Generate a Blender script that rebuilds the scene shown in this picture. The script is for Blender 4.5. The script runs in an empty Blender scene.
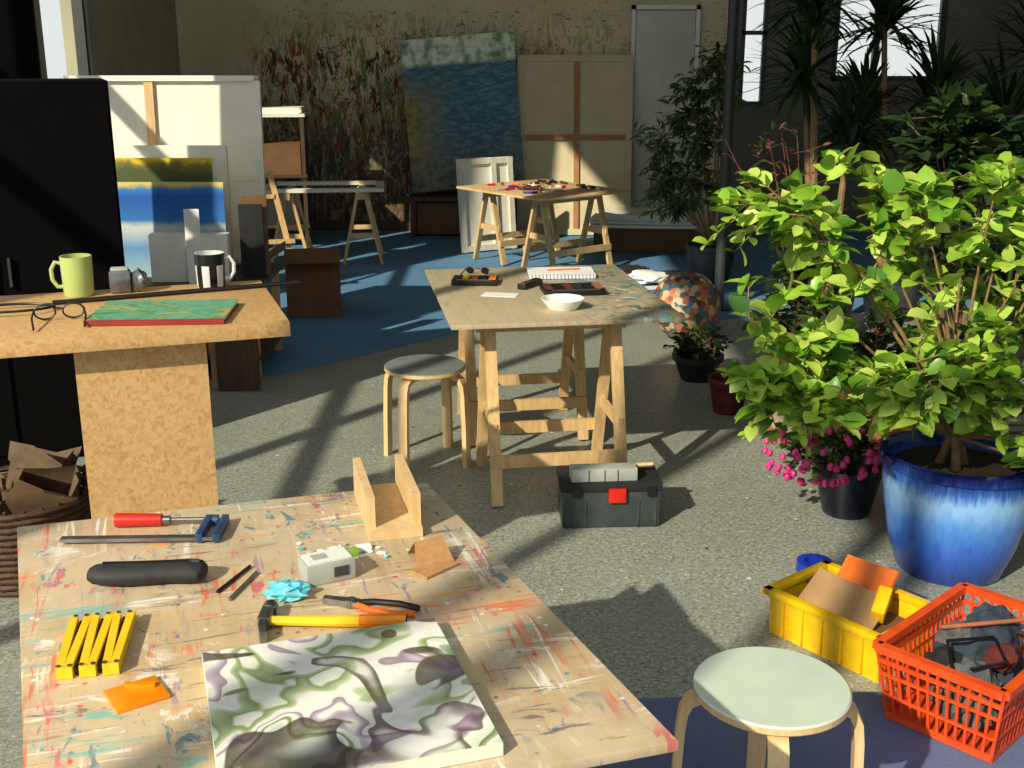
import bpy, bmesh, math, random
from mathutils import Vector, Matrix, Euler, noise as mnoise
random.seed(7)
R=math.radians
sc=bpy.context.scene

# ---------------------------------------------------------------- node helpers
def C(r,g,b):
    f=lambda v:(v/255/12.92) if v/255<=0.04045 else ((v/255+0.055)/1.055)**2.4
    return (f(r),f(g),f(b),1)
class N:
    def __init__(s,name,rough=0.6,metal=0.0):
        s.m=bpy.data.materials.new(name); s.m.use_nodes=True
        s.nt=s.m.node_tree; s.b=s.nt.nodes['Principled BSDF']
        s.b.inputs['Roughness'].default_value=rough; s.b.inputs['Metallic'].default_value=metal
        s.tc=s.nt.nodes.new('ShaderNodeTexCoord').outputs['Object']
    def link(s,a,b): s.nt.links.new(a,b)
    def mp(s,scale=(1,1,1),rot=(0,0,0),loc=(0,0,0),vec=None):
        n=s.nt.nodes.new('ShaderNodeMapping'); n.inputs['Scale'].default_value=scale
        n.inputs['Rotation'].default_value=rot; n.inputs['Location'].default_value=loc
        s.link(vec or s.tc,n.inputs['Vector']); return n.outputs[0]
    def noise(s,scale=5,detail=3,rough=0.5,dist=0,vec=None,col=False):
        n=s.nt.nodes.new('ShaderNodeTexNoise'); n.inputs['Scale'].default_value=scale
        n.inputs['Detail'].default_value=detail; n.inputs['Roughness'].default_value=rough
        n.inputs['Distortion'].default_value=dist; s.link(vec or s.tc,n.inputs['Vector'])
        return n.outputs[1 if col else 0]
    def vor(s,scale=5,vec=None,col=True):
        n=s.nt.nodes.new('ShaderNodeTexVoronoi'); n.inputs['Scale'].default_value=scale
        s.link(vec or s.tc,n.inputs['Vector']); return n.outputs['Color' if col else 'Distance']
    def bw(s,c):
        n=s.nt.nodes.new('ShaderNodeRGBToBW'); s.link(c,n.inputs[0]); return n.outputs[0]
    def ramp(s,fac,stops,interp='LINEAR'):
        n=s.nt.nodes.new('ShaderNodeValToRGB'); cr=n.color_ramp; cr.interpolation=interp
        while len(cr.elements)<len(stops): cr.elements.new(0.5)
        for e,(p,c) in zip(cr.elements,stops):
            e.position=p; e.color=c if len(c)==4 else (*c,1)
        s.link(fac,n.inputs[0]); return n.outputs[0]
    def mask(s,fac,a,b): return s.ramp(fac,[(a,(0,0,0,1)),(b,(1,1,1,1))])
    def mix(s,fac,a,b,mode='MIX'):
        n=s.nt.nodes.new('ShaderNodeMix'); n.data_type='RGBA'; n.blend_type=mode
        for i,v in ((0,fac),(6,a),(7,b)):
            if isinstance(v,(tuple,float,int)): n.inputs[i].default_value=v
            else: s.link(v,n.inputs[i])
        return n.outputs[2]
    def mul(s,a,b):
        n=s.nt.nodes.new('ShaderNodeMath'); n.operation='MULTIPLY'; s.link(a,n.inputs[0])
        if isinstance(b,(int,float)): n.inputs[1].default_value=b
        else: s.link(b,n.inputs[1])
        return n.outputs[0]
    def axis(s,i,a,b,vec=None):
        n=s.nt.nodes.new('ShaderNodeSeparateXYZ'); s.link(vec or s.tc,n.inputs[0])
        r=s.nt.nodes.new('ShaderNodeMapRange'); r.inputs[1].default_value=a; r.inputs[2].default_value=b
        s.link(n.outputs[i],r.inputs[0]); return r.outputs[0]
    def out(s,col,bump=None,bs=0.2,bd=0.01):
        if isinstance(col,tuple): s.b.inputs['Base Color'].default_value=col
        else: s.link(col,s.b.inputs['Base Color'])
        if bump is not None:
            n=s.nt.nodes.new('ShaderNodeBump'); n.inputs['Strength'].default_value=bs
            n.inputs['Distance'].default_value=bd
            s.link(bump,n.inputs['Height']); s.link(n.outputs[0],s.b.inputs['Normal'])
        return s.m
def mot(name,c1,c2=None,scale=12,rough=0.6,metal=0,stretch=(1,1,1),bs=0.1):
    n=N(name,rough,metal)
    if c2 is None: c2=tuple(min(255,v*0.82) for v in c1)
    f=n.noise(scale,4,0.6,0,n.mp(stretch))
    return n.out(n.ramp(f,[(0.3,C(*c1)),(0.7,C(*c2))]),f,bs,0.004)

# ---------------------------------------------------------------- materials
wood=mot('pine_wood',(220,188,138),(194,156,106),6,0.5,0,(10,10,1.2))
birch=mot('birch_bent_wood',(226,198,152),(204,170,120),8,0.45,0,(6,6,1))
darkwood=mot('dark_wood',(86,60,38),(54,38,25),8,0.6,0,(8,2,1))
white=mot('white_paint',(234,234,226),(217,218,210),8,0.5)
canvasw=mot('white_canvas',(236,233,220),(222,219,206),6,0.8)
paper=mot('paper_white',(240,240,238),(226,228,230),20,0.7)
black=mot('black_plastic',(20,20,22),(12,12,13),20,0.45)
blackf=mot('black_fabric',(34,34,38),(20,20,23),30,0.85)
casem=mot('pencil_case_leather',(44,44,46),(28,28,30),40,0.7)
blackm=mot('black_cabinet_lacquer',(6,5,6),(3,3,4),3,0.9); blackm.node_tree.nodes['Principled BSDF'].inputs['Specular IOR Level'].default_value=0.1
dkgrey=mot('tool_box_plastic',(62,70,72),(48,55,58),20,0.5)
grey=mot('grey_plastic',(176,180,174),(158,162,158),20,0.5)
red=mot('red_plastic',(214,40,24),(190,28,18),20,0.35)
spine=mot('book_red_edge',(150,40,40),(130,30,34),20,0.5)
orange=mot('orange_plastic',(236,120,36),(222,96,26),20,0.4)
orred=mot('basket_orange_red',(228,86,36),(210,68,24),20,0.4)
yellow=mot('yellow_plastic',(242,200,24),(228,180,14),20,0.4)
ryel=mot('ruler_yellow',(246,206,30),(232,186,20),30,0.5)
amber=mot('amber_plastic',(246,150,10),(230,125,5),20,0.25)
steel=mot('steel',(150,152,155),(110,112,115),30,0.35,0.9)
bluem=mot('clamp_blue',(50,80,125),(35,60,100),20,0.4,0.2)
cardb=mot('cardboard',(176,140,98),(155,120,82),8,0.8)
dkcard=mot('dark_cardboard',(118,86,56),(96,68,42),6,0.85)
terr=mot('terracotta',(176,104,72),(150,84,58),10,0.8)
cream=mot('cream_ceramic',(214,206,182),(196,186,160),8,0.4)
navy=mot('dark_glazed_pot',(30,34,60),(20,22,40),8,0.25)
soil=mot('soil',(62,46,32),(36,26,18),60,0.95,0,(1,1,1),0.8)
mugg=mot('mug_green',(176,192,118),(168,184,110),4,0.3)
mugb=mot('mug_black',(18,20,28),(12,14,20),4,0.25)
mugw=mot('mug_white',(215,216,218),(205,207,210),4,0.25)
turq=mot('turquoise_film',(70,185,210),(140,215,230),60,0.2)
bagb=mot('brown_paper_bag',(112,90,66),(80,64,46),14,0.8)
cloth=mot('dark_blue_cloth',(54,68,86),(30,38,52),20,0.9)
clothr=mot('dark_red_cloth',(110,40,36),(60,22,24),14,0.9)
cloths=mot('grey_cloth',(110,112,112),(64,68,74),14,0.9)
plast=mot('clear_bag_plastic',(210,214,220),(180,186,196),30,0.25)
wick=mot('wicker',(90,62,42),(54,36,24),50,0.7)
barkm=mot('bark',(150,120,84),(112,86,58),30,0.85)
twigr=mot('red_twig',(120,72,52),(84,48,36),30,0.8)
seatg=mot('stool_seat_white',(204,216,204),(190,204,192),6,0.45)
seatd=mot('stool_seat_grey',(120,128,128),(104,112,112),6,0.6)
sand=mot('sandpaper_tan',(186,142,92),(166,124,80),60,0.9)
pink=mot('fuchsia_petal',(236,70,150),(200,40,124),30,0.5)
tape=mot('blue_tape',(30,60,190),(20,50,160),20,0.4)
whframe=mot('white_frame_wood',(228,225,208),(208,203,184),10,0.6)

def leafmat(name,c1,c2,tr=0.35,rough=0.35):
    n=N(name,rough); f=n.noise(9,2)
    col=n.ramp(f,[(0.3,C(*c1)),(0.7,C(*c2))]); n.out(col)
    t=n.nt.nodes.new('ShaderNodeBsdfTranslucent'); n.link(col,t.inputs[0])
    mx=n.nt.nodes.new('ShaderNodeMixShader'); mx.inputs[0].default_value=tr
    n.link(n.b.outputs[0],mx.inputs[1]); n.link(t.outputs[0],mx.inputs[2])
    n.link(mx.outputs[0],n.nt.nodes['Material Output'].inputs[0]); return n.m
L1=leafmat('leaf_bright',(172,208,80),(142,188,56),0.3)
L2=leafmat('leaf_mid',(122,168,54),(92,144,42),0.25)
L3=leafmat('leaf_yellow',(204,224,114),(176,208,80),0.3)
L4=leafmat('leaf_deep',(76,124,44),(54,98,36),0.2)
D1=leafmat('leaf_dark',(44,70,34),(26,48,24),0.15)
D2=leafmat('leaf_dark_olive',(64,84,44),(36,56,28),0.15)
G1=leafmat('leaf_fig',(104,128,84),(68,94,60),0.2)

def plywood():
    n=N('plywood_paint_stained',0.5)
    g=n.noise(3,5,0.6,0.6,n.mp((8,1,1)))
    base=n.ramp(g,[(0.3,C(186,160,122)),(0.55,C(200,176,138)),(0.75,C(172,146,110))])
    big=n.noise(2.6,3,0.6,0.3,n.mp(loc=(3,1,0)))
    col=n.mix(n.mul(n.mask(big,0.46,0.56),0.35),base,C(214,204,186))
    dirt=n.noise(5,5,0.7,0.5,n.mp(loc=(7,3,0))); col=n.mix(n.mul(n.mask(dirt,0.5,0.7),0.45),col,C(154,138,114))
    layers=[((238,236,230),(30,2,1),5,9),((238,236,230),(2.4,26,1),51,9),((226,104,50),(2.6,34,1),0,9),((100,176,170),(3,22,1),9,9),((204,70,100),(16,5,1),13,11),
            ((228,222,214),(9,9,1),57,7),((150,122,160),(26,3,1),22,9),((236,160,60),(3,30,1),27,9),((220,86,50),(34,3,1),31,10),((216,170,170),(6,9,1),37,7),((50,120,140),(20,8,1),41,14),((100,94,98),(4,30,1),44,12)]
    for c,scl,off,k in layers:
        f=n.noise(k*0.11,5,0.7,0.7,n.mp(scl,(0,0,0.06*off%0.5-0.25),(off,off*2.3,0)))
        m=n.mask(f,0.58,0.62)
        z=n.mask(n.noise(3.4,3,0.6,0,n.mp(loc=(off*1.7,off,0))),0.49,0.565)
        col=n.mix(n.mul(n.mul(m,z),0.75),col,C(*c))
    for c,o in (((204,60,56),1),((236,236,230),4),((60,140,150),8),((120,76,124),12)):
        d=n.vor(24,n.mp(loc=(o,o*0.7,0)),False); sp=n.ramp(d,[(0.08,(1,1,1,1)),(0.14,(0,0,0,1))])
        z=n.mask(n.noise(4,2,0.5,0,n.mp(loc=(o*3,o,0))),0.53,0.57)
        col=n.mix(n.mul(n.mul(sp,z),0.8),col,C(*c))
    return n.out(col,g,0.08,0.003)
ply=plywood()
def greyply():
    n=N('plywood_grey_worn',0.5)
    g=n.noise(3,5,0.6,0.6,n.mp((8,1,1)))
    col=n.ramp(g,[(0.3,C(166,152,124)),(0.55,C(182,168,140)),(0.75,C(154,140,114))])
    for c,off,lo in (((80,150,160),3,0.54),((200,120,90),8,0.58),((230,230,225),14,0.6),((70,110,90),20,0.56),((120,100,110),25,0.6)):
        f=n.noise(9,5,0.7,1.0,n.mp((1,1,1),(0,0,0),(off,off,0)))
        x=n.axis(0,-0.05,0.3)
        col=n.mix(n.mul(n.mul(n.mask(f,lo,lo+0.03),x),0.8),col,C(*c))
    return n.out(col,g,0.08,0.003)
gply=greyply()
def osb():
    n=N('osb_chipboard',0.6)
    w=n.mp((1,1,1)); wn=n.noise(9,2,0.5,0,None,True)
    v=n.mix(0.04,w,wn)
    a=n.bw(n.vor(1,n.mp((60,150,80),(0,0,0.5),(0,0,0),v))); b=n.bw(n.vor(1,n.mp((150,60,90),(0.3,0,-0.4),(3,1,0),v)))
    m=n.mix(n.mask(n.noise(50,2),0.45,0.55),a,b)
    big=n.noise(3,3)
    col=n.ramp(n.bw(m),[(0.1,C(182,138,86)),(0.4,C(196,156,104)),(0.7,C(206,170,118)),(0.95,C(188,146,94))])
    col=n.mix(n.mul(n.mask(big,0.4,0.7),0.25),col,C(172,130,82))
    return n.out(col,n.bw(m),0.06,0.002)
osbm=osb()
def floorm():
    n=N('terrazzo_floor',0.4)
    a=n.bw(n.vor(120)); a2=n.noise(75,2,0.6); b=n.noise(1.3,4,0.6); b2=n.noise(6,4,0.6)
    col=n.ramp(a,[(0.15,C(116,121,114)),(0.3,C(144,149,140)),(0.7,C(152,156,146)),(0.9,C(182,185,174))])
    col=n.mix(n.mul(n.ramp(a2,[(0.35,(1,1,1,1)),(0.41,(0,0,0,1))]),0.7),col,C(80,86,84))
    col=n.mix(n.mul(n.mask(a2,0.61,0.65),0.65),col,C(204,206,196))
    col=n.mix(n.mul(n.mask(b,0.35,0.7),0.35),col,C(116,124,120))
    col=n.mix(n.mul(n.mask(b2,0.45,0.7),0.25),col,C(130,134,124))
    sp=n.vor(9,None,False); spm=n.ramp(sp,[(0.06,(1,1,1,1)),(0.085,(0,0,0,1))])
    gate=n.mask(n.noise(7,1,0.5,0,n.mp(loc=(4,4,0))),0.5,0.54)
    col=n.mix(n.mul(n.mul(spm,gate),0.85),col,C(228,228,220))
    sp2=n.vor(6,n.mp(loc=(5.3,2.2,0)),False); spm2=n.ramp(sp2,[(0.05,(1,1,1,1)),(0.07,(0,0,0,1))])
    col=n.mix(n.mul(n.mul(spm2,n.mask(n.noise(5,1),0.5,0.54)),0.85),col,C(44,46,48))
    return n.out(col)
def carpet(name,c1,c2):
    n=N(name,0.95); a=n.noise(220,2,0.7); b=n.noise(2,3)
    col=n.mix(n.mul(n.mask(b,0.3,0.7),0.4),n.ramp(a,[(0.3,C(*c1)),(0.7,C(*c2))]),C(*[v*0.75 for v in c1]))
    return n.out(col,a,0.4,0.004)
def wallm():
    n=N('splattered_concrete_wall',0.85)
    a=n.noise(1.4,5,0.6)
    col=n.ramp(a,[(0.3,C(222,211,176)),(0.7,C(196,185,150))])
    xm=n.mul(n.axis(0,-2.75,-2.3),n.axis(0,1.5,0.9)); xl=n.mul(n.axis(0,-2.75,-2.4),n.axis(0,-0.1,-0.9))
    zm=n.mul(n.axis(2,2.15,1.5),xm); zl=n.axis(2,1.55,0.7); zt=n.mul(n.axis(2,2.1,1.7),xl)
    for c,scl,rot,off,th,zz in (((120,96,64),(7,1,2.2),0.3,0,0.52,zl),((56,44,34),(9,1,2),-0.35,5,0.52,zl),((150,126,76),(5,1,2),0.7,9,0.53,zm),
                         ((176,56,40),(8,1,3),-0.6,14,0.57,zt),((104,124,66),(8,1,2.4),0.2,19,0.54,zm),((60,44,36),(11,1,3),-0.5,33,0.56,zt),((216,204,160),(9,1,3),0.5,23,0.61,zl),((66,88,110),(9,1,3),-0.2,29,0.6,zl),((130,50,40),(10,1,3.4),0.9,39,0.57,zt)):
        f=n.noise(1.6,5,0.65,1.2,n.mp(scl,(0,rot,0),(off,0,off)))
        col=n.mix(n.mul(n.mul(n.mask(f,th,th+0.03),xm),zz),col,C(*c))
    col=n.mix(n.mul(n.mul(n.axis(2,1.4,0.3),xm),0.7),col,C(62,50,38))
    z2=n.mul(n.axis(2,2.5,2.0),n.axis(0,-2.6,-2.2))
    for c,o,s_ in (((130,50,40),0,16),((60,60,64),6,12),((90,104,66),11,14)):
        f=n.noise(s_*0.7,3,0.6,1.5,n.mp((1,1,1.8),(0,0.5,0),(o,0,o)))
        col=n.mix(n.mul(n.mul(n.mask(f,0.64,0.66),z2),0.7),col,C(*c))
    return n.out(col,a,0.1,0.01)
plain=mot('olive_grey_wall',(176,170,146),(152,146,124),2,0.85)
dwall=mot('grey_wall',(112,112,102),(92,92,84),2,0.85)
ceilm=mot('ceiling_grey',(166,162,146),(150,146,132),2,0.9)
framem=mot('window_frame_dark',(60,62,64),(48,50,52),8,0.5)
doorm=mot('door_grey_white',(206,206,196),(190,190,180),3,0.5)

def paintA():
    n=N('abstract_painting',0.4)
    w=n.noise(3.2,2,0.45,0,None,True); v=n.mix(0.28,n.mp((1,1.2,1),(0,0,0.5),(0.3,0.1,0)),w)
    t=n.noise(5.4,2,0.4,0.8,v)
    col=n.ramp(t,[(0.30,C(120,132,110)),(0.345,C(176,192,168)),(0.35,C(236,236,228)),(0.40,C(226,230,216)),(0.405,C(136,152,104)),(0.435,C(190,204,164)),(0.445,C(240,238,232)),(0.50,C(228,228,226)),
                  (0.505,C(150,124,146)),(0.53,C(206,194,208)),(0.54,C(240,240,230)),(0.60,C(206,220,196)),(0.605,C(112,124,84)),(0.65,C(170,186,144)),(0.655,C(236,236,230)),(0.74,C(190,206,196))])
    a=n.noise(4.4,2,0.45,0.9,n.mp((1,1,1),(0,0,0.9),(5.2,3.1,0)))
    dcol=n.ramp(n.noise(9,2,0.5),[(0.35,C(60,38,48)),(0.5,C(92,84,60)),(0.65,C(110,84,104))])
    dm=n.ramp(a,[(0.355,(1,1,1,1)),(0.37,(1,1,1,1)),(0.375,(0,0,0,1)),(0.575,(0,0,0,1)),(0.58,(1,1,1,1)),(0.61,(0.9,)*3),(0.64,(0.2,)*3),(0.68,(0,0,0,1))])
    col=n.mix(n.mul(dm,0.92),col,dcol)
    b=n.noise(12,3,0.6,0.5); col=n.mix(n.mul(n.mask(b,0.55,0.65),0.3),col,C(166,180,150))
    return n.out(col,b,0.25,0.004)
def paintTeal():
    n=N('teal_field_painting',0.5)
    rows=n.noise(9,4,0.65,0.4,n.mp((1,1,3),(0,0.5,0)))
    col=n.ramp(rows,[(0.3,C(24,72,92)),(0.5,C(42,98,118)),(0.62,C(92,140,146)),(0.8,C(34,80,100))])
    side=n.mul(n.axis(0,-0.1,-0.5),n.axis(2,0.4,0.1)); g=n.noise(16,4,0.7)
    col=n.mix(side,col,n.ramp(g,[(0.3,C(90,90,44)),(0.6,C(160,138,66)),(0.8,C(80,110,76))]))
    low=n.axis(2,-0.25,-0.65); col=n.mix(low,col,n.ramp(g,[(0.4,C(34,60,74)),(0.55,C(120,108,82)),(0.7,C(60,104,124))]))
    sky=n.axis(2,0.44,0.48); tr=n.noise(9,4,0.6)
    col=n.mix(sky,col,n.ramp(tr,[(0.35,C(92,134,100)),(0.45,C(156,186,150)),(0.55,C(226,232,216))]))
    return n.out(col,rows,0.3,0.004)
def paintLand(nm,stops,ax=2,a=-0.3,b=0.3,k=0.05):
    n=N(nm,0.5); f=n.noise(5,4,0.6); v=n.mix(k,n.mp((1,1,1)),n.noise(7,3,0.6,0,None,True))
    z=n.axis(ax,a+k*0.5,b+k*0.5,v); return n.out(n.ramp(z,[(p,C(*c)) for p,c in stops]),f,0.2,0.003)
pA=paintA(); pT=paintTeal()
pY=paintLand('yellow_landscape',[(0,(40,70,40)),(0.78,(70,80,40)),(0.83,(120,110,40)),(0.87,(216,186,40)),(0.90,(196,150,40)),(0.93,(70,80,50)),(0.96,(200,190,90)),(1,(150,160,120))],2,0,0.64,0.12)
pB=paintLand('blue_sea_painting',[(0,(150,180,190)),(0.3,(90,140,190)),(0.5,(190,200,196)),(0.56,(40,110,180)),(0.8,(20,84,170)),(0.88,(40,120,190)),(0.93,(216,190,70)),(1,(150,200,220))],2,0,0.52,0.05)
def bookmat():
    n=N('green_book_cover',0.35); a=n.noise(9,4,0.6,0.8,n.mp((1,2,1)))
    return n.out(n.ramp(a,[(0.3,C(60,130,104)),(0.45,C(110,180,150)),(0.52,C(84,146,100)),(0.62,C(170,180,120)),(0.7,C(200,130,90)),(0.78,C(70,140,116))]))
bookm=bookmat()
def potblue():
    n=N('blue_glaze',0.12)
    st=n.noise(7,4,0.7,0,n.mp((6,6,0.8))); z=n.axis(2,0.02,0.42)
    v=n.mix(0.25,z,st)
    return n.out(n.ramp(v,[(0.12,C(40,66,150)),(0.35,C(54,100,200)),(0.52,C(84,140,220)),(0.68,C(140,186,236)),(0.76,C(60,110,205)),(0.84,C(30,56,140)),(0.93,C(16,24,70))]))
pblue=potblue()
def mosaic():
    n=N('mosaic',0.5); v=n.vor(28); d=n.vor(28,None,False)
    m=n.ramp(n.bw(v),[(0.1,C(150,84,60)),(0.3,C(70,66,62)),(0.45,C(196,176,146)),(0.6,C(50,120,124)),(0.72,C(190,120,84)),(0.85,C(60,80,130))],'CONSTANT')
    return n.out(m,d,0.3,0.01)
mos=mosaic()

# ---------------------------------------------------------------- mesh builder
class B:
    def __init__(s,name): s.name=name; s.bm=bmesh.new(); s.mats=[]
    def mi(s,m):
        if m not in s.mats: s.mats.append(m)
        return s.mats.index(m)
    def _fin(s,vs,mat,smooth):
        i=s.mi(mat); fs=set()
        for v in vs:
            for f in v.link_faces: fs.add(f)
        for f in fs: f.material_index=i; f.smooth=smooth
        return fs
    def box(s,c,size,mat,rot=(0,0,0),bev=0):
        M=Matrix.Translation(c)@Euler(rot).to_matrix().to_4x4()@Matrix.Diagonal((*size,1))
        r=bmesh.ops.create_cube(s.bm,size=1,matrix=M); vs=r['verts']; fs=s._fin(vs,mat,False)
        if bev:
            es=list({e for v in vs for e in v.link_edges})
            rr=bmesh.ops.bevel(s.bm,geom=es,offset=bev,segments=2,affect='EDGES',profile=0.6)
            i=s.mi(mat)
            for f in rr['faces']: f.material_index=i; f.smooth=True
        return s
    def cyl(s,c,r1,h,mat,r2=None,rot=(0,0,0),seg=24):
        M=Matrix.Translation(c)@Euler(rot).to_matrix().to_4x4()
        r=bmesh.ops.create_cone(s.bm,cap_ends=True,segments=seg,radius1=r1,radius2=r1 if r2 is None else r2,depth=h,matrix=M)
        s._fin(r['verts'],mat,True); return s
    def face(s,pts,mat,smooth=False):
        f=s.bm.faces.new([s.bm.verts.new(p) for p in pts]); f.material_index=s.mi(mat); f.smooth=smooth; return s
    def lathe(s,prof,mat,c=(0,0,0),seg=36,matf=None):
        rings=[]
        for r,z in prof:
            rings.append([s.bm.verts.new((c[0]+max(r,1e-4)*math.cos(2*math.pi*k/seg),c[1]+max(r,1e-4)*math.sin(2*math.pi*k/seg),c[2]+z)) for k in range(seg)])
        for j in range(len(prof)-1):
            for k in range(seg):
                k2=(k+1)%seg
                f=s.bm.faces.new((rings[j][k],rings[j][k2],rings[j+1][k2],rings[j+1][k])); f.smooth=True
                f.material_index=s.mi(matf(j,k) if matf else mat)
        return s
    def sweep(s,pts,w,t,mat,side,smooth=False):
        pts=[Vector(p) for p in pts]; side=Vector(side).normalized(); rings=[]
        for i,p in enumerate(pts):
            a=pts[max(i-1,0)]; b=pts[min(i+1,len(pts)-1)]; tg=(b-a).normalized()
            sd=(side-tg*side.dot(tg)).normalized(); n=sd.cross(tg).normalized()
            rings.append([s.bm.verts.new(p+sd*(w/2*x)+n*(t/2*y)) for x,y in ((-1,-1),(1,-1),(1,1),(-1,1))])
        i=s.mi(mat)
        def F(v):
            f=s.bm.faces.new(v); f.material_index=i; f.smooth=smooth
        for a,b in zip(rings,rings[1:]):
            for k in range(4): F((a[k],a[(k+1)%4],b[(k+1)%4],b[k]))
        F(rings[0][::-1]); F(rings[-1]); return s
    def beam(s,p,q,w,t,mat,side=None):
        d=(Vector(q)-Vector(p)).normalized()
        if side is None: side=(1,0,0) if abs(d.x)<0.9 else (0,1,0)
        return s.sweep([p,q],w,t,mat,side)
    def tube(s,pts,r,mat,seg=8,r2=None,cap=True,radii=None,squash=1):
        pts=[Vector(p) for p in pts]; n=len(pts); rings=[]; r2=r if r2 is None else r2
        tg=(pts[1]-pts[0]).normalized(); up=Vector((0,0,1)) if abs(tg.z)<0.9 else Vector((1,0,0))
        sd=tg.cross(up).normalized()
        for i,p in enumerate(pts):
            a=pts[max(i-1,0)]; b=pts[min(i+1,n-1)]; tg=(b-a).normalized()
            sd=(sd-tg*sd.dot(tg)).normalized(); u=tg.cross(sd); rr=radii[i] if radii else r+(r2-r)*i/(n-1)
            rings.append([s.bm.verts.new(p+(sd*math.cos(2*math.pi*k/seg)+u*squash*math.sin(2*math.pi*k/seg))*rr) for k in range(seg)])
        i=s.mi(mat)
        for a,b in zip(rings,rings[1:]):
            for k in range(seg):
                f=s.bm.faces.new((a[k],a[(k+1)%seg],b[(k+1)%seg],b[k])); f.material_index=i; f.smooth=True
        if cap:
            for rg in (rings[0][::-1],rings[-1]):
                f=s.bm.faces.new(rg); f.material_index=i
        return s
    def blob(s,c,size,mat,amp=0.25,freq=3,sub=3,seed=0,flat=None,rotz=0):
        r=bmesh.ops.create_icosphere(s.bm,subdivisions=sub,radius=1)
        for v in r['verts']:
            p=v.co.copy(); d=mnoise.noise(p*freq+Vector((seed*3.1,seed,0)))+0.5*mnoise.noise(p*freq*2.3+Vector((seed,0,9)))
            p=p*(1+amp*d); p=Vector((p.x*size[0],p.y*size[1],p.z*size[2]))
            p=Matrix.Rotation(rotz,3,'Z')@p
            p+=Vector(c)
            if flat is not None: p.z=max(p.z,flat)
            v.co=p
        s._fin(r['verts'],mat,amp<0.35); return s
    def leaf(s,p,d,up,L,W,mat,droop=0.15):
        d=d.normalized(); sd=d.cross(up)
        if sd.length<1e-3: sd=Vector((1,0,0))
        sd.normalize(); n=sd.cross(d)
        nv=s.bm.verts.new
        base=nv(p); c1=nv(p+d*L*0.25); l1=nv(p+d*L*0.2-sd*W*0.40+n*W*0.12); r1=nv(p+d*L*0.2+sd*W*0.40+n*W*0.12)
        m=p+d*L*0.5-n*L*droop*0.15; cm_=nv(m); lm=nv(m-sd*W*0.52+n*W*0.13); rm=nv(m+sd*W*0.52+n*W*0.13)
        q=p+d*L*0.78-n*L*droop*0.5
        c2=nv(q); l2=nv(q-sd*W*0.36+n*W*0.09); r2=nv(q+sd*W*0.36+n*W*0.09); t=nv(p+d*L-n*L*droop)
        i=s.mi(mat)
        for f in ((base,c1,l1),(base,r1,c1),(l1,c1,cm_,lm),(c1,r1,rm,cm_),(lm,cm_,c2,l2),(cm_,rm,r2,c2),(l2,c2,t),(c2,r2,t)):
            ff=s.bm.faces.new(f); ff.material_index=i; ff.smooth=True
    def done(s,loc=(0,0,0),rz=0,rot=None,angle=35):
        me=bpy.data.meshes.new(s.name)
        s.bm.normal_update(); s.bm.to_mesh(me); s.bm.free()
        for m in s.mats: me.materials.append(m)
        try: me.set_sharp_from_angle(angle=R(angle))
        except Exception: pass
        o=bpy.data.objects.new(s.name,me); sc.collection.objects.link(o)
        o.location=loc; o.rotation_euler=rot if rot else (0,0,rz); return o

# ---------------------------------------------------------------- room shell
XL,XR,YB,YF,HT=-3.2,5.0,11.5,-2.3,5.2
B('floor').box(((XL+XR)/2,(YB+YF)/2,-0.05),(XR-XL+0.4,YB-YF+0.4,0.1),floorm()).done()
b=B('wall_back'); wm=wallm()
def rect(b,x0,x1,z0,z1,m): b.box(((x0+x1)/2,YB+0.1,(z0+z1)/2),(x1-x0,0.2,z1-z0),m)
rect(b,XL-0.2,2.1,0,HT,wm)
dw=dwall
rect(b,2.1,2.2,0,HT,dw); rect(b,2.2,2.45,0,1.22,dw); rect(b,2.2,2.45,2.8,HT,dw); rect(b,2.45,3.08,0,HT,dw)
rect(b,3.08,4.15,0,1.45,dw); rect(b,3.08,4.15,2.9,HT,dw); rect(b,4.15,XR+0.2,0,HT,dw)
b.done()
b=B('window_1')
for x in (2.22,2.43): b.box((x,YB+0.05,2.01),(0.04,0.06,1.58),framem)
for z in (1.24,1.9,2.78): b.box((2.325,YB+0.05,z),(0.25,0.06,0.04),framem)
b.done()
b=B('window_2')
for x in (3.11,3.5,4.12): b.box((x,YB+0.05,2.175),(0.05,0.06,1.45),framem)
for z in (1.475,2.875): b.box((3.615,YB+0.05,z),(1.07,0.06,0.05),framem)
b.done()
b=B('wall_right'); b.box((XR+0.1,(YB+YF)/2,HT/2),(0.2,YB-YF,HT),dwall).done()
b=B('wall_left')
def lw(y0,y1,z0,z1): b.box((XL-0.1,(y0+y1)/2,(z0+z1)/2),(0.2,y1-y0,z1-z0),plain)
lw(YF,6.5,0,0.35); lw(YF,6.5,HT-0.1,HT); lw(6.5,7.15,0,HT); lw(7.6,8.2,0,HT); lw(9.1,YB,0,HT)
for a,c in ((7.15,7.6),(8.2,9.1)): lw(a,c,0,0.9); lw(a,c,2.9,HT)
b.done()
b=B('window_3')
for y in (-2.2,-0.6,0.95,2.1,4.2,6.42): b.box((XL-0.06,y,2.75),(0.08,0.07,4.7),framem)
for z in (0.4,2.55,5.05): b.box((XL-0.06,2.1,z),(0.07,8.6,0.07),framem)
b.done()
b=B('window_4')
for y in (7.17,7.58): b.box((XL-0.06,y,1.9),(0.08,0.04,2.0),framem)
for z in (0.92,2.88): b.box((XL-0.06,7.375,z),(0.08,0.45,0.04),framem)
b.done()
b=B('window_5')
for y in (8.22,9.08): b.box((XL-0.06,y,1.9),(0.08,0.04,2.0),framem)
for z in (0.92,2.88): b.box((XL-0.06,8.65,z),(0.08,0.9,0.04),framem)
b.done()
b=B('wall_front'); b.box(((XL+XR)/2,YF-0.1,0.2),(XR-XL,0.2,0.4),plain); b.done()
b=B('window_6')
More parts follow.
